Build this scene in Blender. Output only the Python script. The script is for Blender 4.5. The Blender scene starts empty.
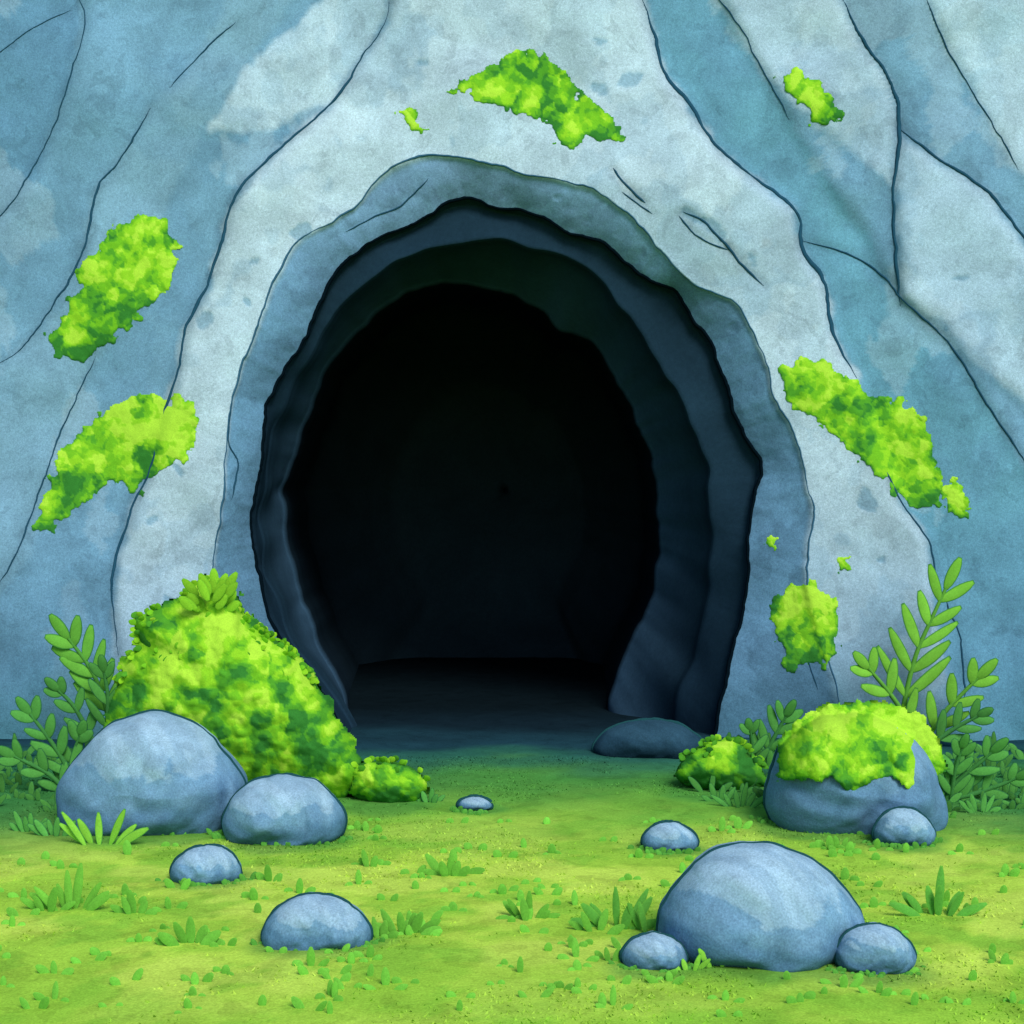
import bpy, bmesh, math, random
import numpy as np
from mathutils import Vector
random.seed(7); rng=np.random.default_rng(7)

# ------------------------------------------------------------ layout helpers
CAMH=1.6; F=1407.0; D0=9.87          # camera height, focal (px), camera distance to the cliff foot
def W(px,py,y):
    d=D0+np.asarray(y,float)
    return (np.asarray(px,float)-512)*d/F, CAMH-(np.asarray(py,float)-512)*d/F
def gy(py): return CAMH*F/(py-512.0)-D0   # ground y seen at a given height in the picture
def lin(c):
    c=np.asarray(c,float)/255.0
    return np.where(c<=0.04045,c/12.92,((c+0.055)/1.055)**2.4)
def sstep(a,b,x):
    t=np.clip((x-a)/(b-a),0,1); return t*t*(3-2*t)
def hsh(a,b,seed):
    n=(a*374761393+b*668265263+seed*982451653)&0xffffffff
    n=((n^(n>>13))*1274126177)&0xffffffff
    n=n^(n>>16)
    return (n&0xffff)/65535.0
def vnoise(x,y,seed=0):
    x=np.asarray(x,float);y=np.asarray(y,float)
    xi=np.floor(x).astype(np.int64);yi=np.floor(y).astype(np.int64)
    fx=x-xi;fy=y-yi;fx=fx*fx*(3-2*fx);fy=fy*fy*(3-2*fy)
    h=lambda a,b:hsh(a,b,seed)
    return (h(xi,yi)*(1-fx)+h(xi+1,yi)*fx)*(1-fy)+(h(xi,yi+1)*(1-fx)+h(xi+1,yi+1)*fx)*fy
def fbm(x,y,seed=0,o=4):
    s=0;a=0.5;t=0
    for k in range(o):
        s=s+a*vnoise(x*2**k,y*2**k,seed+k*17);t+=a;a*=0.5
    return s/t
def worley(x,y,seed=0):
    xi=np.floor(x).astype(np.int64);yi=np.floor(y).astype(np.int64)
    best=np.full(x.shape,9.0);idv=np.zeros(x.shape)
    for dx in (-1,0,1):
        for dy in (-1,0,1):
            a=xi+dx;b=yi+dy
            d=np.hypot(a+hsh(a,b,seed)-x,b+hsh(a,b,seed+1)-y)
            m=d<best;best=np.where(m,d,best);idv=np.where(m,hsh(a,b,seed+2),idv)
    return best,idv
def sdist(px,py,poly):
    P=np.array(poly,float);n=len(P)
    d=np.full(px.shape,1e9);ins=np.zeros(px.shape,bool)
    for i in range(n):
        a=P[i];b=P[(i+1)%n];e=b-a
        t=np.clip(((px-a[0])*e[0]+(py-a[1])*e[1])/max(e@e,1e-9),0,1)
        d=np.minimum(d,np.hypot(px-a[0]-t*e[0],py-a[1]-t*e[1]))
        c=((a[1]>py)!=(b[1]>py))
        with np.errstate(divide='ignore',invalid='ignore'):
            xx=(b[0]-a[0])*(py-a[1])/(b[1]-a[1]+1e-12)+a[0]
        ins^=c&(px<xx)
    return np.where(ins,d,-d)
def pldist(px,py,pl):
    P=np.array(pl,float);d=np.full(px.shape,1e9)
    for i in range(len(P)-1):
        a=P[i];b=P[i+1];e=b-a
        t=np.clip(((px-a[0])*e[0]+(py-a[1])*e[1])/max(e@e,1e-9),0,1)
        d=np.minimum(d,np.hypot(px-a[0]-t*e[0],py-a[1]-t*e[1]))
    return d
def smooth_line(pl,step=4.0,closed=False):
    P=[np.array(p,float) for p in pl];n=len(P);out=[]
    rngi=range(n if closed else n-1)
    for i in rngi:
        p1=P[i];p2=P[(i+1)%n]
        p0=P[(i-1)%n] if (closed or i>0) else p1
        p3=P[(i+2)%n] if (closed or i<n-2) else p2
        m=max(2,int(np.linalg.norm(p2-p1)/step))
        for k in range(m):
            t=k/m
            out.append(0.5*((2*p1)+(-p0+p2)*t+(2*p0-5*p1+4*p2-p3)*t*t+(-p0+3*p1-3*p2+p3)*t**3))
    if not closed: out.append(P[-1])
    return np.array(out)

# ------------------------------------------------------------ materials
def mat_attr(name,rough=1.0,mott=0.18,scale=3.0,grain=0.06,bump=0.15,bscale=14,blot=0.0,blot_thr=0.60,spec=0.0,paper=0.08):
    m=bpy.data.materials.new(name);m.use_nodes=True;nt=m.node_tree;N=nt.nodes;L=nt.links
    b=N['Principled BSDF'];b.inputs['Roughness'].default_value=rough
    b.inputs['Specular IOR Level'].default_value=spec
    at=N.new('ShaderNodeAttribute');at.attribute_name='Col'
    tc=N.new('ShaderNodeTexCoord')
    def noise(s,det,r=0.6,dist=0.0):
        n=N.new('ShaderNodeTexNoise');n.inputs['Scale'].default_value=s;n.inputs['Detail'].default_value=det
        n.inputs['Roughness'].default_value=r;n.inputs['Distortion'].default_value=dist
        L.new(tc.outputs['Object'],n.inputs['Vector']);return n
    def rng_(src,a,b2,lo,hi):
        r=N.new('ShaderNodeMapRange');r.inputs['From Min'].default_value=a;r.inputs['From Max'].default_value=b2
        r.inputs['To Min'].default_value=lo;r.inputs['To Max'].default_value=hi;L.new(src,r.inputs['Value']);return r.outputs['Result']
    def mul(a,b2):
        q=N.new('ShaderNodeMath');q.operation='MULTIPLY';L.new(a,q.inputs[0]);L.new(b2,q.inputs[1]);return q.outputs[0]
    n1=noise(scale,5,0.68,0.6);n2=noise(scale*22,3,0.8)
    f=rng_(n1.outputs['Fac'],0.3,0.7,1-mott,1+mott)
    f=mul(f,rng_(n2.outputs['Fac'],0.3,0.7,1-grain,1+grain))
    if paper>0:
        n5=noise(130,1,0.5);f=mul(f,rng_(n5.outputs['Fac'],0.3,0.7,1-paper,1+paper))
    if blot>0:
        n4=noise(scale*1.9,4,0.55,0.6)
        f=mul(f,rng_(n4.outputs['Fac'],blot_thr,blot_thr+0.02,1,1-blot))
    mx=N.new('ShaderNodeVectorMath');mx.operation='SCALE';L.new(at.outputs['Color'],mx.inputs[0]);L.new(f,mx.inputs['Scale'])
    L.new(mx.outputs[0],b.inputs['Base Color'])
    if bump>0:
        bn=noise(bscale,4,0.65);bp=N.new('ShaderNodeBump');bp.inputs['Strength'].default_value=bump;bp.inputs['Distance'].default_value=0.05
        L.new(bn.outputs['Fac'],bp.inputs['Height']);L.new(bp.outputs[0],b.inputs['Normal'])
    return m
M_rock=mat_attr('cliff_rock',mott=0.20,scale=2.6,grain=0.17,bump=0.08,bscale=9,blot=0.13,paper=0.14)
M_boulder=mat_attr('boulder_rock',mott=0.17,scale=7,grain=0.14,bump=0.12,bscale=16,blot=0.10,paper=0.14)
M_cave=mat_attr('cave_rock',mott=0.16,scale=1.5,grain=0.12,bump=0.04,bscale=4)
M_moss=mat_attr('moss',mott=0.08,scale=9,grain=0.12,bump=0.10,bscale=45)
M_leaf=mat_attr('leaf',mott=0.12,scale=12,grain=0.08,bump=0)
M_ground=mat_attr('meadow',mott=0.15,scale=3.4,grain=0.15,bump=0.10,bscale=25,blot=0.13,blot_thr=0.56,paper=0.12)
M_grass=mat_attr('grass_blades',mott=0.15,scale=3.4,grain=0.03,bump=0.0)
M_ink=mat_attr('crack_shadow_rock',mott=0.1,scale=5,bump=0)  # drawn ink lines: cracks, cave edges and boulder outlines

def make_mesh(name,V,Fc,C,mat,parent=None,smooth=True):
    me=bpy.data.meshes.new(name)
    me.from_pydata([tuple(v) for v in np.asarray(V).tolist()],[],Fc if isinstance(Fc,list) else Fc.tolist())
    ca=me.color_attributes.new('Col','FLOAT_COLOR','POINT')
    C=np.asarray(C,float)
    if C.ndim==1: C=np.tile(C,(len(V),1))
    A=np.ones((len(V),4),np.float32);A[:,:3]=np.clip(C,0,0.9);ca.data.foreach_set('color',A.ravel())
    if smooth: me.polygons.foreach_set('use_smooth',[True]*len(me.polygons))
    me.materials.append(mat);me.update()
    o=bpy.data.objects.new(name,me);bpy.context.scene.collection.objects.link(o)
    if parent: o.parent=parent
    return o
def tube(pts,rad):
    pts=np.asarray(pts,float);n=len(pts);K=6
    T=np.gradient(pts,axis=0);T/=np.linalg.norm(T,axis=1,keepdims=True)+1e-9
    up=np.array([0,1.0,0]);S=np.cross(T,up);S/=np.linalg.norm(S,axis=1,keepdims=True)+1e-9
    U=np.cross(S,T);V=[]
    for k in range(K):
        a=2*math.pi*k/K;V.append(pts+(S*math.cos(a)+U*math.sin(a))*rad[:,None])
    V=np.stack(V,1).reshape(-1,3);Fc=[]
    for i in range(n-1):
        for k in range(K):
            a=i*K+k;b=i*K+(k+1)%K;Fc.append((a,b,b+K,a+K))
    return V,Fc
rc=lin

# ------------------------------------------------------------ cave outlines
A_=[(420,156),(480,160),(530,176),(580,182),(630,215),(660,250),(700,285),(735,305),(760,350),(780,400),(800,450),(815,510),(808,580),(822,640),(838,700),(845,790),(700,812),(500,815),(300,812),(200,790),(200,680),(208,590),(215,540),(224,470),(232,400),(255,330),(275,280),(300,238),(350,207),(385,172)]
B_=[(470,196),(495,205),(520,208),(545,215),(570,232),(600,240),(625,262),(650,280),(672,290),(690,315),(710,345),(722,375),(735,410),(750,440),(760,470),(752,510),(748,560),(742,600),(733,650),(722,690),(712,740),(700,790),(500,800),(370,790),(350,740),(318,690),(290,650),(272,620),(262,580),(252,540),(256,500),(262,450),(268,400),(285,370),(308,335),(320,300),(340,270),(370,245),(395,232),(425,220),(450,200)]
C_=[(480,240),(520,248),(572,262),(618,306),(650,352),(680,400),(702,450),(712,520),(706,590),(694,650),(676,700),(655,770),(500,780),(390,770),(335,700),(300,650),(278,600),(264,550),(265,500),(272,440),(290,400),(318,345),(348,300),(405,258)]
D_=[(400,299),(450,284),(490,290),(530,305),(560,330),(595,350),(612,380),(640,430),(655,480),(656,560),(645,610),(622,655),(606,700),(590,740),(380,740),(345,690),(324,645),(307,605),(294,560),(286,520),(288,480),(300,440),(315,400),(335,360),(365,325)]
CX,CY=505,490
NA=1300
TH=np.linspace(0,2*math.pi,NA,endpoint=False)
def polar(poly,rough=3,seed=1):
    P=smooth_line(poly,6,True)
    a=np.arctan2(P[:,1]-CY,P[:,0]-CX)%(2*math.pi);r=np.hypot(P[:,0]-CX,P[:,1]-CY)
    o=np.argsort(a);a=a[o];r=r[o]
    R=np.interp(TH,np.r_[a[-1]-2*math.pi,a,a[0]+2*math.pi],np.r_[r[-1],r,r[0]])
    return R+(fbm(np.cos(TH)*9+30,np.sin(TH)*9+30,seed)-0.5)*2*rough
def blur(Rr,wd):
    k=np.hanning(2*wd+1);k/=k.sum();return np.convolve(np.r_[Rr[-wd:],Rr,Rr[:wd]],k,'valid')
RA=polar(A_,6,1);RB=polar(B_,6,2);RC=blur(polar(C_,8,3),16);RD=blur(polar(D_,6,4),8)
RBs=blur(RB,25)

# ------------------------------------------------------------ cliff relief & colours
L_arch=[(118,700),(112,600),(116,560),(132,510),(150,470),(162,420),(178,370),(186,330),(205,290),(222,240),(238,192),(290,140),(335,100),(362,60),(388,20),(395,-60),(400,-900),(560,-900),(625,-60),(642,0),(655,40),(665,75),(690,105),(715,145),(750,175),(795,210),(803,250),(825,285),(832,330),(855,375),(880,450),(900,500),(928,540),(936,600),(950,700),(845,900),(200,900)]
L_strip=[(642,0),(655,40),(665,75),(690,105),(715,145),(750,175),(795,210),(803,250),(825,285),(832,330),(855,375),(880,450),(900,500),(928,540),(936,600),(960,700),(1100,800),(1300,700),(1100,560),(1024,470),(985,400),(950,345),(900,300),(868,235),(830,185),(795,130),(755,60),(715,-10),(640,-300),(540,-900),(420,-900),(560,-300)]
L_p1=[(712,-10),(755,60),(800,112),(850,150),(893,190),(898,130),(890,85),(862,45),(842,0),(780,-300),(640,-700),(600,-600),(660,-200)]
L_p2=[(925,-20),(950,50),(985,110),(1010,160),(1060,220),(1200,330),(1500,500),(1924,600),(1924,-300),(1300,-900),(850,-900)]
L_p3=[(898,135),(940,162),(985,190),(1024,240),(1100,330),(1300,480),(1300,560),(1100,480),(1024,400),(985,372),(940,318),(903,296),(895,200)]
L_p4=[(388,10),(362,58),(334,98),(275,126),(208,133),(225,100),(245,68),(298,26),(325,-10),(360,-300),(395,-300)]
L_dl=[(-900,-900),(60,-900),(75,-50),(83,20),(70,80),(52,130),(30,180),(5,215),(-100,380),(-900,700)]
L_ml=[(212,30),(180,80),(150,110),(120,160),(95,190),(80,260),(50,310),(20,350),(-5,368),(-200,620),(-100,700),(30,560),(60,440),(95,360),(130,290),(170,200),(205,130),(245,66),(300,-10),(240,-20)]
cracks=[
 ([(390,2),(384,25),(360,60),(335,100),(290,140),(238,192),(222,240),(205,290),(186,330),(178,370),(162,420),(150,470),(132,510),(116,560),(112,600),(118,655)],1.9),
 ([(641,-6),(655,40),(665,75),(690,105),(715,145),(750,175),(795,210),(803,250),(825,285),(832,330),(857,378)],2.7),
 ([(872,440),(900,500),(928,540),(936,578)],1.4),
 ([(842,-6),(862,40),(890,80),(899,130),(893,200),(900,306)],2.2),
 ([(899,128),(940,160),(985,190),(1030,245),(1090,320)],1.9),
 ([(800,240),(850,255),(885,278),(903,300),(950,345),(985,400),(1030,470)],1.2),
 ([(715,-6),(742,30),(760,66),(790,120)],0.9),
 ([(925,-6),(948,50),(985,112),(1020,170)],0.9),
 ([(235,22),(205,50),(170,88)],0.9),
 ([(150,108),(120,160),(96,192),(82,256),(50,310),(22,348),(-10,368)],1.4),
 ([(78,-6),(85,24),(66,90),(48,140),(10,205),(-10,225)],1.0),
 ([(96,356),(62,430),(40,490),(14,560),(-6,590)],1.0),
 ([(-10,60),(30,30),(70,10)],0.7),
 ([(612,168),(628,186),(645,203)],1.4),([(622,192),(640,206),(652,214)],0.9),
 ([(684,212),(704,222),(722,240),(740,262),(764,286)],1.5),([(678,216),(700,238),(728,250)],1.0),
 ([(232,400),(228,440),(238,464),(232,500)],0.9),
 ([(345,232),(375,216),(400,206),(428,178)],1.0),
 ([(818,690),(800,630),(790,590)],0.8),([(965,700),(960,640),(945,600)],0.9),
]
SL=[(smooth_line(c,5),r) for c,r in cracks]
chips=[(300,232,14,7,-20),(205,322,9,11,20),(632,76,13,7,-30),(712,228,20,8,40),(692,216,10,5,30),(598,90,11,6,10),(560,112,8,4,0),(868,500,6,11,-20),(755,262,8,4,50),(250,265,6,4,0),(152,520,5,8,0),(560,200,4,3,0),(730,330,6,5,0),(880,560,5,4,0),(168,600,7,5,0),(245,300,4,4,0),(420,60,7,4,0),(600,40,5,3,0),(960,280,5,3,0),(180,470,5,8,0),(850,420,5,4,0)]
def cliff_eval(px,py):
    wx=px+(fbm(px/22,py/22,11)-0.5)*16;wy=py+(fbm(px/22,py/22,31)-0.5)*16
    base=0.06*np.maximum(0,(760-py))*0.007*2.0
    y=base+(fbm(px/190,py/190,5,3)-0.5)*0.30+(fbm(px/46,py/46,6,3)-0.5)*0.03
    y=y+(vnoise(px/95+py/260,py/190,77)-0.5)*0.06
    col=np.tile(rc((104,147,174)),px.shape+(1,))
    def zone(poly,dy,cc,w=4,amt=1.0):
        nonlocal col,y
        sd_=sdist(wx,wy,poly);m=sstep(-w,w,sd_)*amt
        col=col*(1-m[...,None])+rc(cc)*m[...,None]
        y=y+dy*sstep(-11,11,sdist(px,py,poly))
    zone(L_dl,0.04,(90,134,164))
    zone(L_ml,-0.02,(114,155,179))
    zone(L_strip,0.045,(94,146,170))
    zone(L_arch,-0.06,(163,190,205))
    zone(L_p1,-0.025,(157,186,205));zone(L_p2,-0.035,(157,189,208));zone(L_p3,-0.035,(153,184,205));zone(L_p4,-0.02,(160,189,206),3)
    n=fbm(wx/120,wy/120,51,5);k=sstep(0.56,0.58,n)*0.26
    col=col*(1-k[...,None])+rc((92,136,166))*k[...,None]
    n=fbm(wx/75,wy/110,61,5);k=sstep(0.61,0.625,n)*0.18
    col=col*(1-k[...,None])+rc((180,204,215))*k[...,None]
    n3=fbm(wx/45,wy/60,68,4);k=sstep(0.60,0.61,n3)*0.14
    col=col*(1-k[...,None])+rc((92,137,168))*k[...,None]
    for (ax,ay,rx_,ry_,an) in chips:
        ca,sa=math.cos(math.radians(an)),math.sin(math.radians(an));dx=wx-ax;dy=wy-ay
        q=np.hypot((dx*ca+dy*sa)/rx_,(-dx*sa+dy*ca)/ry_);k=sstep(1.1,0.85,q)*0.6
        col=col*(1-k[...,None])+rc((96,140,166))*k[...,None];y=y+0.010*k
    nn=(n-0.5)
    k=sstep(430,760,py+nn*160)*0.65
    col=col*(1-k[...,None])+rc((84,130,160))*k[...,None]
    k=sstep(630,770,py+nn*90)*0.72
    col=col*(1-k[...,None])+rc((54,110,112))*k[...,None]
    for pl,r in SL:
        b0=pl.min(0)-16;b1=pl.max(0)+16
        s=(px>b0[0])&(px<b1[0])&(py>b0[1])&(py<b1[1])
        if not s.any(): continue
        d=pldist(px[s],py[s],pl[::2] if len(pl)>8 else pl)
        g=np.clip(1-d/12,0,1)
        y[s]=y[s]+0.010*g*g*r/1.5
        col[s]=col[s]*(1-0.24*g[:,None]**1.5*min(1,r/1.5))
    return y,col
NR1=26;NR2=240;PW=1.45
xmin,xmax,ymin,ymax=-900.,1924.,-900.,830.
c,s=np.cos(TH),np.sin(TH)
rx=np.where(c>0,(xmax-CX)/np.where(c==0,1e-9,c),(xmin-CX)/np.where(c==0,1e-9,c));ry=np.where(s>0,(ymax-CY)/np.where(s==0,1e-9,s),(ymin-CY)/np.where(s==0,1e-9,s))
RO=np.maximum(np.minimum(np.abs(rx),np.abs(ry)),RA+8)
rows=[];rels=[]
for k in range(NR1):
    t=k/NR1;rows.append(RB+(RA-RB)*t);rels.append(np.full(NA,t))
for k in range(NR2+1):
    t=(k/NR2)**PW;rows.append(RA+(RO-RA)*t);rels.append(np.full(NA,1.0))
R=np.array(rows);REL=np.array(rels)
PX=CX+R*c;PY=CY+R*s
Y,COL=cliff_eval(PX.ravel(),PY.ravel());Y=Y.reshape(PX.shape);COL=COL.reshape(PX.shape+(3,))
lip=(1-REL)
inb=sstep(0.0,0.14,lip)
Y=Y+0.025*inb+0.16*lip**1.3+(fbm(PX/26,PY/26,91)-0.5)*0.025*(lip>0)
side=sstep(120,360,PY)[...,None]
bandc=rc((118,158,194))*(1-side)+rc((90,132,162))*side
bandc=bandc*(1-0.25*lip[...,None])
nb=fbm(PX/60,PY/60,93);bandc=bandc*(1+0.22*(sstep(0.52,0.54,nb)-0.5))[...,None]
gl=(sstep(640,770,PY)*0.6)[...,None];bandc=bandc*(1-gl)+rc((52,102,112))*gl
COL=COL*(1-inb[...,None])+bandc*inb[...,None]
YB=Y[0].copy()
X,Z=W(PX,PY,Y)
V=np.stack([X,Y,Z],-1).reshape(-1,3)
nr=R.shape[0]
def gridfaces(nr,na):
    i=np.arange(nr-1)[:,None];j=np.arange(na)[None,:];jn=(j+1)%na
    return np.stack([i*na+j,(i+1)*na+j,(i+1)*na+jn,i*na+jn],-1).reshape(-1,4)
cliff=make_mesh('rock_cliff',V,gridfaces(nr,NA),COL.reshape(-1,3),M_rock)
def cy(px,py):
    """depth of the built cliff surface"""
    px=np.atleast_1d(np.asarray(px,float));py=np.atleast_1d(np.asarray(py,float))
    a=(np.arctan2(py-CY,px-CX)%(2*math.pi))/(2*math.pi)*NA;r=np.hypot(px-CX,py-CY)
    ia=np.floor(a).astype(int)%NA;ib=(ia+1)%NA;fa=a-np.floor(a)
    ra=RA[ia]*(1-fa)+RA[ib]*fa;rb=RB[ia]*(1-fa)+RB[ib]*fa;ro=RO[ia]*(1-fa)+RO[ib]*fa
    k=np.where(r<ra,NR1*np.clip((r-rb)/(ra-rb),0,1),NR1+NR2*np.clip((r-ra)/(ro-ra),0,1)**(1/PW))
    k=np.clip(k,0,nr-1.001);k0=np.floor(k).astype(int);fk=k-k0
    g=lambda kk:Y[kk,ia]*(1-fa)+Y[kk,ib]*fa
    return g(k0)*(1-fk)+g(k0+1)*fk
for i,(pl,r) in enumerate(SL):
    j=(fbm(pl[:,0]/13,pl[:,1]/13,7)-0.5)*5
    y=cy(pl[:,0]+j,pl[:,1])
    x,z=W(pl[:,0]+j,pl[:,1],y)
    n=len(pl);t=np.linspace(0,1,n)
    rad=0.0062*r*(0.30+1.3*fbm(pl[:,0]/22,pl[:,1]/22,9))*np.clip(np.minimum(t,1-t)*8,0.15,1)
    VV,FF=tube(np.stack([x,y-0.0015,z],1),rad)
    make_mesh('crack_%d'%(i+1),VV,FF,lin((34,74,96)),M_ink,cliff)
def ring_line(name,Rr,rad,colr,mod=0.5,dy=0.0,yfun=None,par=None):
    px=CX+Rr*c;py=CY+Rr*s;Yr=(cy(px,py) if yfun is None else yfun)+dy;x,z=W(px,py,Yr)
    P=np.stack([x,Yr,z],1);rr=rad*(1-mod+2*mod*fbm(px/35,py/35,19))
    keep=z>-0.1
    idx=np.where(~keep)[0];st=(idx[-1]+1)%NA if len(idx) else 0
    o=[(st+k)%NA for k in range(NA) if keep[(st+k)%NA]]
    VV,FF=tube(P[o],rr[o]);make_mesh(name,VV,FF,colr,M_ink,par or cliff)
ring_line('mouth_edge',RB+0.5,0.013,lin((6,18,26)))
ring_line('ledge_edge',RA-1,0.0070,lin((52,94,120)),0.8)

# ------------------------------------------------------------ cave tunnel
YC0=np.full(NA,0.60);YD0=np.full(NA,1.5)
lay=[(RB,YB,(24,44,58)),(RBs*0.985,YB+0.08,(24,44,58)),(RC*1.01,YC0-0.03,(28,50,66)),(RC,YC0,(24,44,58)),(RC*0.985,YC0+0.08,(27,48,62)),(RD*1.02,YD0-0.05,(50,78,100)),(RD,YD0,(20,34,44)),(RD*0.98,YD0+1.2,(20,34,44)),(RD*0.9,YD0+3.4,(28,44,54)),(RD*0.5,YD0+4.6,(42,64,74)),(RD*0.002,YD0+4.7,(42,64,74))]  # cave darkness is painted into these ring colours
VV=[];CC=[]
for k in range(len(lay)-1):
    r0,y0,c0=lay[k];r1,y1,c1=lay[k+1]
    m=10
    for q in range(m if k<len(lay)-2 else m+1):
        t=q/m;rr=r0*(1-t)+r1*t;yy=y0*(1-t)+y1*t
        px=CX+rr*c;py=CY+rr*s
        nz=(fbm(px/60+yy*0.8,py/60+yy*0.5,41,4)-0.5)
        x,z=W(px,py,yy);VV.append(np.stack([x,yy,z],1))
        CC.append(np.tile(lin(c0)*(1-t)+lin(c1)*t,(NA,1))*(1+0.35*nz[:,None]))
n=len(VV)
fc=gridfaces(n,NA).tolist();fc.append([(n-1)*NA+k for k in range(NA)])
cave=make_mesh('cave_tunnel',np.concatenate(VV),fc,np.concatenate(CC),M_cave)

# ------------------------------------------------------------ ground
defs=[(62,245,715,830,-.03),(222,348,775,840,-.03),(172,243,846,881,0),(262,370,896,948,-.05),(658,860,846,957,.0),(621,687,934,966,0),(834,915,925,968,.02),(873,934,809,843,0),(642,697,823,848,0),(458,492,797,808,0)]
def ground_h(x,y):
    return (fbm(x*0.7+50,y*0.7+50,101)-0.5)*0.06*sstep(0.6,-1.2,y)+(fbm(x*3+50,y*3+50,103)-0.5)*0.014
contact_shade=[]  # spots where contact shade is painted on the ground
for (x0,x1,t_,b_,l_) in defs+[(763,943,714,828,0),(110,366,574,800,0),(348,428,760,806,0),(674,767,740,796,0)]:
    y_=gy(b_);w_=(x1-x0)*(D0+y_)/F;contact_shade.append((float(((x0+x1)/2-512)*(D0+y_)/F),y_+0.22*w_,w_/2))
def ground_col(x,y):
    n=fbm(x*1.1+40,y*1.6+40,111,5)-0.5;n2=fbm(x*2.6+40,y*3.6+40,113,5)-0.5;n3=fbm(x*5+40,y*5+40,115,5)-0.5
    yy=y+n*1.0
    C=np.tile(lin((170,206,76)),x.shape+(1,))
    def mx(c_,m):
        nonlocal C
        C=C*(1-m[...,None])+lin(c_)*m[...,None]
    mx((136,188,60),sstep(0.01,0.04,n2)*0.6)
    mx((116,176,58),sstep(0.08,0.10,n3)*0.5)
    mx((190,216,92),sstep(0.08,0.10,-n2)*0.5)
    mx((108,170,60),sstep(-3.5,-2.2,yy)*0.75)  # shade near the cliff, painted into the grass colour
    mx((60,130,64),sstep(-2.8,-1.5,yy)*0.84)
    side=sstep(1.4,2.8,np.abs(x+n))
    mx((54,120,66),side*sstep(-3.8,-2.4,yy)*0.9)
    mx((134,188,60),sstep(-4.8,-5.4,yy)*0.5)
    # contact shade painted into the grass colour around each stone and bush
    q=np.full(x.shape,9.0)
    for (ax,ay,ar) in contact_shade: q=np.minimum(q,(np.hypot(x-ax,y-ay)-ar*0.92)/(0.10+0.20*ar))
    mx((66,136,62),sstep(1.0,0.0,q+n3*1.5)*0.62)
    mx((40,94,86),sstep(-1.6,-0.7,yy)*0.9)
    mx((32,66,78),sstep(-0.8,-0.1,yy))  # cave gloom painted into the floor colour
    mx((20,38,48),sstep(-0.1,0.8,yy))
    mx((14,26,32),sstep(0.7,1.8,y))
    return C
xs=np.unique(np.r_[np.linspace(-70,-8,14),np.arange(-8,8.001,0.035),np.linspace(8,70,14)])
ys=np.unique(np.r_[np.linspace(-90,-8,14),np.arange(-8,7,0.035),np.linspace(7,60,12)])
gx,gyy=np.meshgrid(xs,ys);gz=ground_h(gx,gyy)
nx=len(xs);ny=len(ys)
i=np.arange(ny-1)[:,None];j=np.arange(nx-1)[None,:]
GF=np.stack([i*nx+j,i*nx+j+1,(i+1)*nx+j+1,(i+1)*nx+j],-1).reshape(-1,4)
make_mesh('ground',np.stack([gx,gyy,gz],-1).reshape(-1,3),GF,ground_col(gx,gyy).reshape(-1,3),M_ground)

# ------------------------------------------------------------ short grass cover
nb=90000
bx=rng.uniform(-5.5,5.5,nb);by=-6.3+5.6*rng.random(nb)
dn=fbm(bx*1.7+9,by*2.2+9,131);keep=rng.random(nb)<sstep(0.38,0.6,dn)
bx=bx[keep];by=by[keep];nb=len(bx);bz=ground_h(bx,by)-0.002
a=rng.uniform(0,2*math.pi,nb);h=rng.uniform(0.006,0.015,nb);w=rng.uniform(0.004,0.008,nb);ln=rng.uniform(0.3,1.3,nb);a2=rng.uniform(0,2*math.pi,nb)
p0=np.stack([bx-w*np.cos(a),by-w*np.sin(a),bz],1);p1=np.stack([bx+w*np.cos(a),by+w*np.sin(a),bz],1)
p2=np.stack([bx+h*ln*np.cos(a2),by+h*ln*np.sin(a2),bz+h],1)
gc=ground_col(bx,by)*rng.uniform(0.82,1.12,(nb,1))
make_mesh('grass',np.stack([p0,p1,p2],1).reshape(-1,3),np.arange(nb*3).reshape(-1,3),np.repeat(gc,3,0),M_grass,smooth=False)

# ------------------------------------------------------------ boulders
def resample(poly,cx_,cy_,n):
    P=smooth_line(poly,3,True);a=np.arctan2(P[:,1]-cy_,P[:,0]-cx_)%(2*math.pi);r=np.hypot(P[:,0]-cx_,P[:,1]-cy_)
    o=np.argsort(a);a=a[o];r=r[o];th=np.linspace(0,2*math.pi,n,endpoint=False)
    return th,np.interp(th,np.r_[a[-1]-2*math.pi,a,a[0]+2*math.pi],np.r_[r[-1],r,r[0]])
def boulder_poly(x0,x1,top,base,lean=0.0):
    w=x1-x0;h=base-top
    prof=[(0.0,0.74),(0.03,0.52),(0.12,0.28),(0.26,0.09),(0.42+lean,0.01),(0.58+lean,0.0),(0.73,0.09),(0.88,0.30),(0.97,0.54),(1.0,0.76),(0.965,0.93),(0.88,1.04),(0.70,1.10),(0.5,1.13),(0.3,1.10),(0.12,1.03),(0.03,0.92)]
    return [(x0+w*a_,top+h*b_) for a_,b_ in prof]
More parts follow.
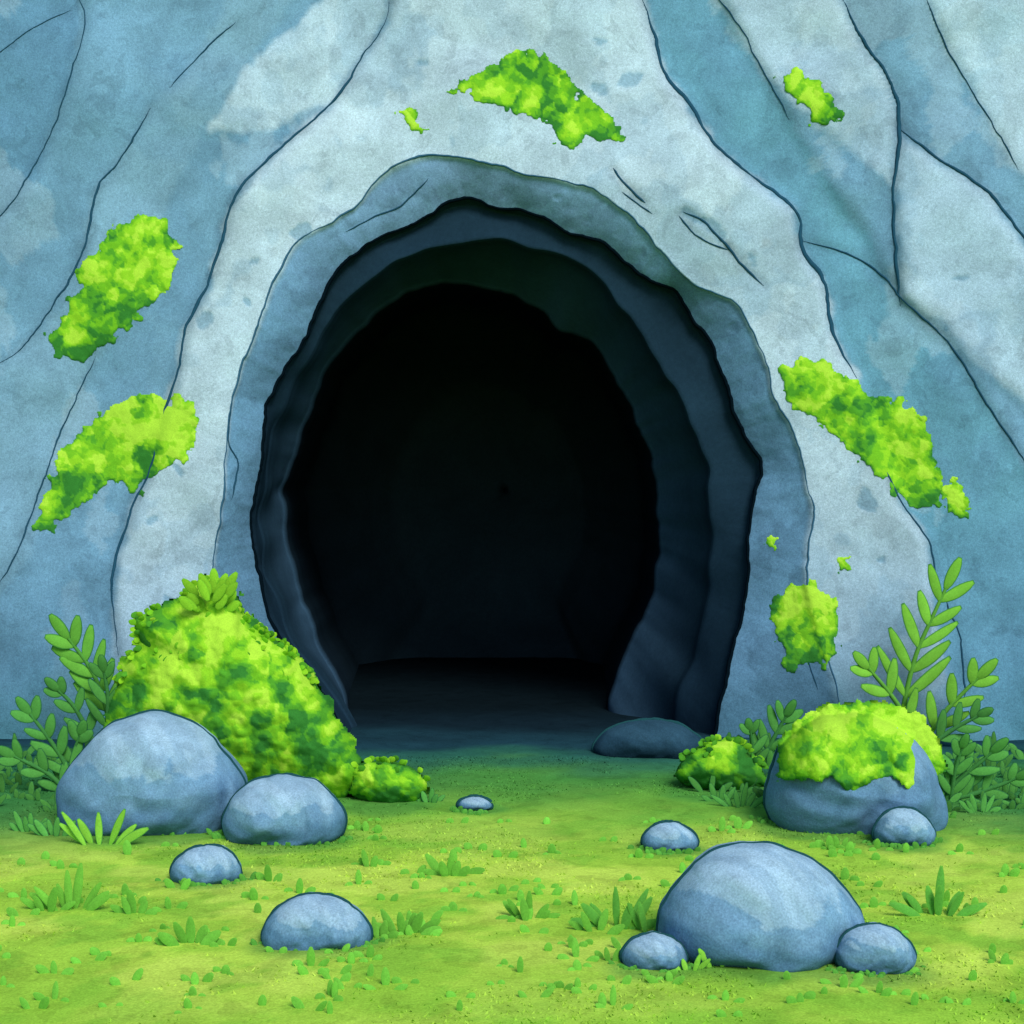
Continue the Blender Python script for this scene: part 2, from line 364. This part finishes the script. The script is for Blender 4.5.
def boulder(name,poly,base,light=(146,180,201),mid=(104,145,174),low=(80,120,152),seed=0,ink=True,depthf=0.42):
    P=np.array(poly);x0,x1=P[:,0].min(),P[:,0].max()
    d=D0+gy(base);wm=(x1-x0)*d/F
    yc=gy(base)+0.22*wm
    cx_=(x0+x1)/2;cyy=(P[:,1].min()+base)/2+0.08*(base-P[:,1].min())
    n=160;m=80
    th,r=resample(poly,cx_,cyy,n)
    r=r*(1+(fbm(np.cos(th)*2.2+9+seed,np.sin(th)*2.2+9,seed,3)-0.5)*0.13)
    ph=np.linspace(-math.pi/2,math.pi/2,m)
    dep=wm*depthf
    cf=np.abs(np.cos(ph))**0.85;sf=np.sign(np.sin(ph))*np.abs(np.sin(ph))**0.9
    T,_=np.meshgrid(th,ph);Rr=cf[:,None]*r[None,:]
    pxx=cx_+Rr*np.cos(T);pyy=cyy+Rr*np.sin(T);sc=max(20,(x1-x0)*0.3)
    def lumpf(a_,b_,s_):
        q=fbm(a_/sc+seed*3.1+s_*1.5,b_/sc+seed*1.7+s_,seed+5,3)-0.5
        # broad chiselled facets
        u=vnoise(a_/(sc*1.3)+seed,b_/(sc*1.1)+s_*0.7,seed+55)
        return q+0.5*np.abs(u-0.5)
    lump=lumpf(pxx,pyy,sf[:,None])
    x,z=W(pxx,pyy,yc);y=yc+dep*sf[:,None]+lump*dep*0.42*np.abs(sf)[:,None]
    V=np.stack([x,y,z],-1).reshape(-1,3)
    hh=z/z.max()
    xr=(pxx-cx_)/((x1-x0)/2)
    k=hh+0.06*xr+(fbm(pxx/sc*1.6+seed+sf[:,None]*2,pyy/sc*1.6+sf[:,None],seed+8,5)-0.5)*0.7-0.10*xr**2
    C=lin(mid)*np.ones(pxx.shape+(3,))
    q=(sstep(0.50,0.53,k)*0.6+sstep(0.5,0.9,k)*0.4)[...,None];C=C*(1-q)+lin(light)*q  # lit top and shaded foot painted into the boulder colour
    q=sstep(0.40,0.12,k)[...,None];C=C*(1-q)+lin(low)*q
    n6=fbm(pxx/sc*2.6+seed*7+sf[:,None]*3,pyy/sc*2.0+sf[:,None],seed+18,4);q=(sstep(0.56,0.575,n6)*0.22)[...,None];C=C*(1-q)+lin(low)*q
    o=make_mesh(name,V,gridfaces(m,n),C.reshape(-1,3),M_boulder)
    if ink:
        p_=0.16;cc=math.cos(p_)**0.85;yo=dep*math.sin(p_)**0.9*0.8
        up=np.clip(-np.sin(th),0,1);cc_=1-(1-cc)*up
        xx,zz=W(cx_+r*np.cos(th)*cc_,cyy+r*np.sin(th)*cc_,yc)
        ok=zz>-0.02;idx=np.where(~ok)[0];st=(idx[-1]+1)%n if len(idx) else 0
        oo=[(st+k2)%n for k2 in range(n) if ok[(st+k2)%n]]
        PP=np.stack([xx,yc+yo*up,zz],1)[oo]
        px1=d/F
        rr=px1*2.1*(0.4+1.1*fbm(np.arange(len(oo))/9,np.zeros(len(oo)),seed))
        a_,b_=tube(PP,rr);make_mesh('rim',a_,b_,lin((30,72,76)),M_ink,o)
    def front(px,py,side=-1):
        a_=np.arctan2(py-cyy,px-cx_)%(2*math.pi);rr=np.interp(a_,np.r_[th,2*math.pi],np.r_[r,r[0]])
        rho=np.clip(np.hypot(px-cx_,py-cyy)/rr,0,0.999)
        cfv=rho**(1/0.85);sv=(np.sqrt(1-cfv**2))**0.9
        s2=side*sv
        return yc+dep*s2+lumpf(px,py,s2)*dep*0.42*sv
    return o,front,yc
for k,(x0,x1,t,b,l) in enumerate(defs):
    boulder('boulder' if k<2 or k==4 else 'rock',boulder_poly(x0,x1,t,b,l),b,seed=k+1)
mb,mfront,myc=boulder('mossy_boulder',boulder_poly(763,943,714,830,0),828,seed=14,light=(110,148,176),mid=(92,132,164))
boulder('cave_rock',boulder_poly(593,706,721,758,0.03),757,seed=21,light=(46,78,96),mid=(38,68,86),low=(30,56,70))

# ------------------------------------------------------------ moss (low velvety cushions)
PAL=np.array([lin((50,118,46)),lin((76,148,42)),lin((106,176,38)),lin((134,196,42)),lin((162,212,62))])
def moss_sheet(name,poly,surf,bulge=0.05,seed=0,parent=None,bias=0.0,cell=13,step=1.5,rag=9,sgn=1,grad=0.55,lump=0.008,var=1.5):
    P=np.array(poly,float);lo=P.min(0)-8;hi=P.max(0)+8
    ax=np.arange(lo[0],hi[0],step);ay=np.arange(lo[1],hi[1],step);gx_,gy_=np.meshgrid(ax,ay)
    qx=gx_+(fbm(gx_/11,gy_/11,seed,3)-0.5)*rag*2;qy=gy_+(fbm(gx_/11,gy_/11,seed+9,3)-0.5)*rag*2
    d=sdist(qx,qy,poly)
    wx=gx_+(fbm(gx_/7,gy_/7,seed+50,2)-0.5)*6;wy=gy_+(fbm(gx_/7,gy_/7,seed+60,2)-0.5)*6
    d1,i1=worley(wx/cell,wy/cell,seed+20);d2,i2=worley(wx/(cell*0.5),wy/(cell*0.5),seed+30)
    d=d+(0.55-d1)*7+(0.5-d2)*3
    b=bulge*np.sqrt(np.clip(d/28,0,1))+lump*(0.6-d1)*np.clip(d/6,0,1)+lump*0.45*(0.5-d2)*np.clip(d/4,0,1)
    b=np.where(d<2.0,b-0.008*np.clip((2.0-d)/2.0,0,1),b)
    y=surf(gx_.ravel(),gy_.ravel()).reshape(gx_.shape)-sgn*(b+0.003)
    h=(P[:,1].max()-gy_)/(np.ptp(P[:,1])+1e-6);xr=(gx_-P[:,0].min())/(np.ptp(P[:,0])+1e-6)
    t=grad*h+0.12*xr+(fbm(gx_/24,gy_/24,seed,3)-0.5)*var+(i1-0.5)*0.50+(i2-0.5)*0.32+0.18+bias-0.34*np.clip(1-d/6,0,1)  # painted shading: brighter up and right, darker at the edges, plus random tone
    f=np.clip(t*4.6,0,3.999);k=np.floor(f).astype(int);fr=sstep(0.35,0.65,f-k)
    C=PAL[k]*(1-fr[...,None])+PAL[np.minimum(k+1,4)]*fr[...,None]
    x,z=W(gx_,gy_,y)
    ok=d>0
    H,Wd=gx_.shape;ii=np.arange(H*Wd).reshape(H,Wd)
    fk=ok[:-1,:-1]&ok[1:,:-1]&ok[1:,1:]&ok[:-1,1:]
    Fc=np.stack([ii[:-1,:-1][fk],ii[:-1,1:][fk],ii[1:,1:][fk],ii[1:,:-1][fk]],1)
    used=np.unique(Fc);mp=np.full(H*Wd,-1);mp[used]=np.arange(len(used))
    return make_mesh(name,np.stack([x,y,z],-1).reshape(-1,3)[used],mp[Fc],C.reshape(-1,3)[used],M_moss,parent)
patches=[
 [(450,90),(470,78),(495,66),(520,52),(545,52),(564,68),(576,92),(600,106),(628,142),(600,140),(590,134),(574,152),(556,144),(546,122),(520,114),(500,112),(476,100)],
 [(396,114),(408,108),(422,116),(426,134),(410,132)],
 [(776,78),(800,72),(820,82),(834,100),(850,126),(828,122),(808,122),(798,104)],
 [(98,248),(118,224),(142,214),(166,222),(180,256),(174,286),(144,306),(130,328),(100,346),(80,362),(54,358),(46,340),(62,312),(78,288),(72,268),(88,256)],
 [(76,438),(94,418),(130,396),(160,398),(190,398),(198,430),(188,456),(156,470),(140,490),(110,484),(88,498),(66,514),(52,532),(32,530),(40,500),(52,474),(62,450)],
 [(778,370),(800,356),(830,362),(854,380),(874,396),(900,398),(926,422),(936,450),(942,480),(934,510),(908,506),(888,482),(864,462),(846,446),(826,426),(800,410),(786,396)],
 [(941,486),(958,478),(970,500),(966,518),(946,512)],
 [(772,598),(792,580),(816,580),(838,604),(838,636),(830,668),(806,664),(786,670),(782,642),(772,624)],
 [(838,557),(850,556),(850,570),(840,571)],[(766,536),(776,536),(776,548),(767,548)],
]
for k,p in enumerate(patches):
    small=np.ptp(np.array(p)[:,0])<30
    moss_sheet('moss_patch',p,cy,seed=200+k*7,rag=3 if small else 9,cell=7 if small else 12,step=1.0 if small else 1.3,bulge=0.006 if small else 0.012,grad=0.5,lump=0.006)
mossy=[(776,778),(778,745),(794,724),(826,704),(884,702),(918,714),(938,740),(948,768),(930,780),(908,788),(884,776),(852,794),(832,778),(800,782)]
moss_sheet('moss_cap',mossy,lambda px,py:mfront(px,py,-1),bulge=0.035,seed=301,parent=mb,step=1.2,rag=3,grad=0.75)
moss_sheet('moss_cap_back',mossy,lambda px,py:mfront(px,py,1),bulge=0.035,seed=303,parent=mb,step=2,rag=3,sgn=-1)

# ------------------------------------------------------------ leaves, ferns, tufts
class Leaves:
    def __init__(s): s.V=[];s.F=[];s.C=[]
    def leaf(s,p,d,L,w,c1,c2,nrm=(0,-1,0),droop=0.1,pw=0.75):
        d=np.array(d,float);d/=np.linalg.norm(d)+1e-9;nrm=np.array(nrm,float);sd=np.cross(d,nrm);sd/=np.linalg.norm(sd)+1e-9;nn=np.cross(sd,d)
        K=7;o=len(s.V);p=np.array(p,float)
        ts=np.linspace(0,1,K)
        ws=np.sin(np.pi*np.clip(ts*0.90+0.06,0,1))**pw
        for side in (1,-1):
            for t,ww in (zip(ts,ws) if side==1 else zip(ts[::-1],ws[::-1])):
                c0=p+d*L*t-np.array([0,0,1])*droop*L*t*t
                s.V.append(c0+sd*side*ww*w/2);s.C.append(c2)
        n2=2*K
        for side in (1,-1):
            for t,ww in (zip(ts,ws) if side==1 else zip(ts[::-1],ws[::-1])):
                t2=0.04+0.91*t
                c0=p+d*L*t2-np.array([0,0,1])*droop*L*t2*t2
                s.V.append(c0+sd*side*ww*w/2*0.74+nn*w*0.06);s.C.append(c1)
        for k in range(n2):
            s.F.append((o+k,o+(k+1)%n2,o+n2+(k+1)%n2,o+n2+k))
        for k in range(K-1):
            s.F.append((o+n2+k,o+n2+k+1,o+n2+n2-2-k,o+n2+n2-1-k))
    def stem(s,P,r,c):
        V,Fq=tube(P,r);o=len(s.V);s.V+=list(V);s.C+=[c]*len(V);s.F+=[tuple(o+q for q in f) for f in Fq]
    def build(s,name,parent=None): return make_mesh(name,np.array(s.V),s.F,np.array(s.C),M_leaf,parent)

# ------------------------------------------------------------ bushes (rounded mounds of foliage)
def bush(name,poly,base,depth,seed,bias=0.0,cell=17,nleaf=260,lump=0.028):
    P=np.array(poly,float);x0,x1=P[:,0].min(),P[:,0].max();cx_=(x0+x1)/2;cyy=P[:,1].mean()
    yc=gy(base)+depth*0.55
    n=90;m=36;th,r=resample(poly,cx_,cyy,n);ph=np.linspace(-math.pi/2,math.pi/2,m)
    T,_=np.meshgrid(th,ph);Rr=np.cos(ph)[:,None]*r[None]*0.96;pxx=cx_+Rr*np.cos(T);pyy=cyy+Rr*np.sin(T)
    x,z=W(pxx,pyy,yc);y=yc+0.9*depth*np.sin(ph)[:,None]+0*x
    core_o=make_mesh(name,np.stack([x,y,z],-1).reshape(-1,3),gridfaces(m,n),lin((52,112,40)),M_moss)
    def f(px,py,side=-1):
        a_=np.arctan2(py-cyy,px-cx_)%(2*math.pi);rr=np.interp(a_,np.r_[th,2*math.pi],np.r_[r,r[0]])*1.03
        rho=np.clip(np.hypot(px-cx_,py-cyy)/rr,0,1);return yc+side*depth*np.sqrt(1-rho**2)
    moss_sheet('foliage',poly,lambda a_,b_:f(a_,b_,-1),bulge=0.03,seed=seed,parent=core_o,bias=bias,cell=cell,rag=7,lump=lump,grad=0.66,var=1.7)
    moss_sheet('foliage_rear',poly,lambda a_,b_:f(a_,b_,1),bulge=0.03,seed=seed+1,parent=core_o,bias=bias,cell=cell,rag=7,step=2.5,sgn=-1,lump=0.05)
    Lf=Leaves();sc=(D0+yc)/F
    for k in range(nleaf):
        ang=random.uniform(math.pi,2*math.pi);rr=np.interp(ang,np.r_[th,2*math.pi],np.r_[r,r[0]])*(random.uniform(0.9,0.98) if k%3 else random.uniform(0.2,0.98)**0.5)
        px=cx_+rr*math.cos(ang);py=cyy+rr*math.sin(ang)
        sd_=-1 if random.random()<0.75 else 1
        yy=float(f(np.array([px]),np.array([py]),sd_)[0])+sd_*0.01;x_,z_=W(px,py,yy)
        d=(math.cos(ang)+random.uniform(-.7,.7),sd_*0.4,-math.sin(ang)*1.0+random.uniform(-.3,.7))
        tone=PAL[int(np.clip((0.35+0.5*(P[:,1].max()-py)/np.ptp(P[:,1])+bias+random.uniform(-.3,.3))*4.5,0,4))]  # upper leaves brighter: shading painted into the tone, with random variation
        Lf.leaf((x_,yy,z_),d,random.uniform(6,10)*sc,random.uniform(5,8)*sc,tone*random.uniform(.85,1.05),tone*0.78,(random.uniform(-.4,.4),-1,random.uniform(0,.8)),droop=0.2)
    Lf.build('leaves',core_o)
    return core_o
b1=bush('bush',[(112,694),(120,665),(138,642),(132,618),(165,602),(190,588),(208,574),(234,590),(242,610),(266,632),(294,652),(322,690),(344,728),(360,756),(366,790),(320,806),(240,806),(150,780),(102,735)],800,0.42,407,bias=-0.10,cell=18,nleaf=180)
bush('bush',[(348,792),(354,766),(385,760),(414,768),(428,786),(418,802),(380,808)],800,0.14,420,bias=-0.16,cell=13,nleaf=30,lump=0.02)
bush('bush',[(674,777),(688,753),(712,740),(740,742),(758,760),(767,784),(740,798),(700,792)],788,0.2,430,bias=-0.32,cell=13,nleaf=40,lump=0.02)

def frond(Lv,pl,y0,npair,Lmax,wmax,c1,c2,y1=None):
    P=smooth_line(pl,4);n=len(P);y1=y0-0.12 if y1 is None else y1
    t=np.linspace(0,1,n);y=y0+(y1-y0)*t;x,z=W(P[:,0],P[:,1],y);Q=np.stack([x,y,z],1)
    sc=(D0+y0)/F
    Lv.stem(Q,np.linspace(3.0,1.7,n)*sc,np.array(c2)*0.45+np.array(c1)*0.55)
    for k in range(npair):
        u=0.25+0.66*k/(npair-1 if npair>1 else 1);i=min(n-2,int(u*(n-1)));d=Q[i+1]-Q[i];d/=np.linalg.norm(d)
        s_=np.cross(d,[0,1,0]);LL=Lmax*sc*(1.0-0.42*u)*random.uniform(0.85,1.12)
        for side in (1,-1):
            dd=d*0.72+s_*side*0.75+np.array([0,random.uniform(-0.2,0.05),0])+np.array([0,0,.12])
            Lv.leaf(Q[i]+[0,-0.004,0],dd,LL,wmax*sc*random.uniform(0.85,1.1),np.array(c1)*random.uniform(0.88,1.12),c2,(random.uniform(-.15,.15),-1,random.uniform(-.05,.25)),droop=-0.10,pw=0.55)
    d=Q[-1]-Q[-2];Lv.leaf(Q[-1]-d*0.5,d,Lmax*0.62*sc,wmax*sc,c1,c2,droop=0,pw=0.55)
g1=lin((118,186,64));g2=lin((34,102,54));h1=lin((84,156,72));h2=lin((34,92,62))
R1=Leaves();y=gy(745)
frond(R1,[(902,735),(905,700),(916,655),(932,618),(946,588)],y,5,56,12,g1,g2)
frond(R1,[(915,735),(898,705),(882,684),(868,668)],y-0.05,3,42,11,g1,g2)
frond(R1,[(925,740),(945,712),(964,692),(978,678)],y-0.05,3,46,12,g1,g2)
frond(R1,[(930,745),(955,728),(978,716)],y-0.1,3,30,10,h1,h2)
R1.build('fern')
R2=Leaves();frond(R2,[(945,800),(958,780),(978,764),(992,752)],gy(800),3,38,11,h1,h2);frond(R2,[(945,800),(970,795),(1000,785),(1016,778)],gy(800),3,34,10,h1,h2)
frond(R2,[(950,805),(955,770),(962,748)],gy(800),3,32,10,h1,h2);R2.build('fern')
R3=Leaves();y=gy(760)
frond(R3,[(112,735),(104,700),(90,668),(68,638)],y,5,50,12,lin((104,176,66)),g2)
frond(R3,[(106,740),(108,700),(104,672)],y-0.08,3,34,10,h1,h2)
frond(R3,[(95,745),(75,708),(58,690)],y-0.05,3,32,10,h1,h2)
R3.build('fern')
R4=Leaves();frond(R4,[(80,790),(60,755),(44,732),(30,714)],gy(790),4,38,11,h1,h2);frond(R4,[(75,800),(50,775),(30,764),(14,756)],gy(790),3,34,11,h1,h2)
frond(R4,[(70,800),(72,762),(80,735)],gy(790)+.05,3,34,11,h1,h2);R4.build('fern')
R5=Leaves();frond(R5,[(755,775),(770,745),(786,716)],gy(778),4,36,10,h1,h2);frond(R5,[(750,775),(752,745),(750,730)],gy(778),3,28,9,h1,h2)
frond(R5,[(764,780),(790,755),(808,744)],gy(778),2,24,9,h1,h2);R5.build('fern')
S=Leaves();yb=gy(800)+0.1
for k in range(26):
    a_=math.radians(random.uniform(-60,60));px=212+a_*16+random.uniform(-6,6);py=random.uniform(584,606)+abs(a_)*10
    x,z=W(px,py,yb-0.2);tn=random.uniform(.8,1.05);S.leaf((x,yb-0.2+random.uniform(-.08,.05),z),(math.sin(a_),0,math.cos(a_)),random.uniform(12,22)*0.0058,0.05,lin((126,188,46))*tn,lin((104,172,44))*tn,droop=0,pw=0.55)
S.build('sprig',b1)
T=Leaves()
def tuft(px,py,n,L,c1,c2,spread=60,wid=5.5):
    y=gy(py);x,_=W(px,py,y);z=ground_h(np.array(x),np.array(y));sc=(D0+y)/F
    for k in range(n):
        a_=math.radians(spread*(2*(k+0.5)/n-1)+random.uniform(-8,8));LL=L*sc*random.uniform(0.65,1.1)*(1-0.25*abs(a_))
        T.leaf((float(x)+math.sin(a_)*sc*L*0.45,float(y)+random.uniform(-.03,.03),float(z)-0.01),(math.sin(a_),random.uniform(-.25,.1),math.cos(a_)),LL,wid*sc*random.uniform(.8,1.15),np.array(c1)*random.uniform(.88,1.1),c2,(0,-1,0.3),droop=0.15*abs(math.sin(a_)),pw=0.6)
t1=lin((128,194,66));t2=lin((106,174,62));t3=lin((100,168,60));q1=lin((90,162,64));q2=lin((56,130,60))
for a in [(100,844,7,50,t1,q2,58,8),(72,910,8,46,t2,t3,62,9),(48,912,4,30,t3,t3,60,8),(135,915,5,28,t3,t3,65,8),(190,946,7,34,t3,t3,75,10),(405,934,8,40,t3,t3,65,9),(380,938,4,24,t3,t3,65,8),(450,874,7,32,t3,t3,65,8),(528,916,8,32,t3,t3,72,8),
          (618,924,8,50,q1,t3,62,9),(650,927,6,46,q1,t3,50,8),(596,930,4,30,t3,t3,60,8),(720,964,6,42,t1,q2,50,8),(938,912,10,48,q1,t3,65,9),(690,967,4,26,t1,q2,55,7),(610,960,4,24,t3,t3,55,7),(880,952,6,32,q1,t3,55,8),
          (740,806,6,30,h1,h2,55,6),(720,800,5,24,h1,h2,55,6),(855,960,4,28,t1,q2,50,7),(270,880,3,20,t3,t3,60,7),(55,835,6,30,h1,h2,60,7),(30,830,6,28,h1,h2,60,7),(430,800,5,20,h1,h2,60,6),
          (980,812,6,26,h1,h2,60,6),(1010,800,6,30,h1,h2,60,6),(1000,960,4,18,t3,t3,60,8),(330,1000,3,18,t3,t3,60,9),(560,990,3,16,t3,t3,60,8),(800,1000,3,18,t3,t3,60,9),(370,864,6,20,t3,t3,78,7),(840,846,4,16,t3,t3,60,6)]:
    tuft(*a)
for k in range(230):
    px=random.uniform(-60,1084);py=random.uniform(815,1015)
    tuft(px,py,random.randint(1,3),random.uniform(8,16)*(1+(py-800)/400),t3*random.uniform(1.0,1.35),t3*1.15,75,8)
for (x0,x1,t_,b_,l_) in defs+[(763,943,712,828,0)]:
    for k in range(int((x1-x0)/4)):
        px=random.uniform(x0-8,x1+8);e=((px-(x0+x1)/2)/((x1-x0)/2))**2
        tuft(px,b_+3-9*e*(b_-t_)/80,2,random.uniform(6,13),q1*random.uniform(.75,1.05),q2*1.0,65,6)
for k in range(420):
    px=random.choice([random.uniform(-300,340),random.uniform(700,1330)])
    py=random.uniform(750,812)
    tuft(px,py,3,random.uniform(12,28),h1*random.uniform(.55,.9),h2*0.95,60,6.5)
T.build('grass_tufts')

# ------------------------------------------------------------ light, camera
sd=Vector((0.30,-0.68,0.70)).normalized()   # direction towards the sun
sun=bpy.data.lights.new('sun','SUN');sun.energy=3.1;sun.angle=math.radians(25);sun.color=(1,0.93,0.87)
so=bpy.data.objects.new('sun',sun);so.rotation_euler=sd.to_track_quat('Z','Y').to_euler();bpy.context.scene.collection.objects.link(so)
w=bpy.data.worlds.new('World');bpy.context.scene.world=w;w.use_nodes=True
nt=w.node_tree;bg=nt.nodes['Background'];sk=nt.nodes.new('ShaderNodeTexSky');sk.sky_type='NISHITA';sk.sun_disc=False
sk.sun_elevation=math.asin(sd.z);sk.sun_rotation=math.atan2(sd.x,sd.y);nt.links.new(sk.outputs[0],bg.inputs[0]);bg.inputs[1].default_value=0.13
cam=bpy.data.cameras.new('camera');cam.sensor_width=36;cam.lens=F/1024*36;cam.clip_end=500
co=bpy.data.objects.new('camera',cam);co.location=(0,-D0,CAMH);co.rotation_euler=(math.radians(90),0,0);bpy.context.scene.collection.objects.link(co)
bpy.context.scene.camera=co
bpy.context.scene.view_settings.view_transform='Standard';bpy.context.scene.view_settings.look='None'
bpy.context.scene.view_settings.exposure=0
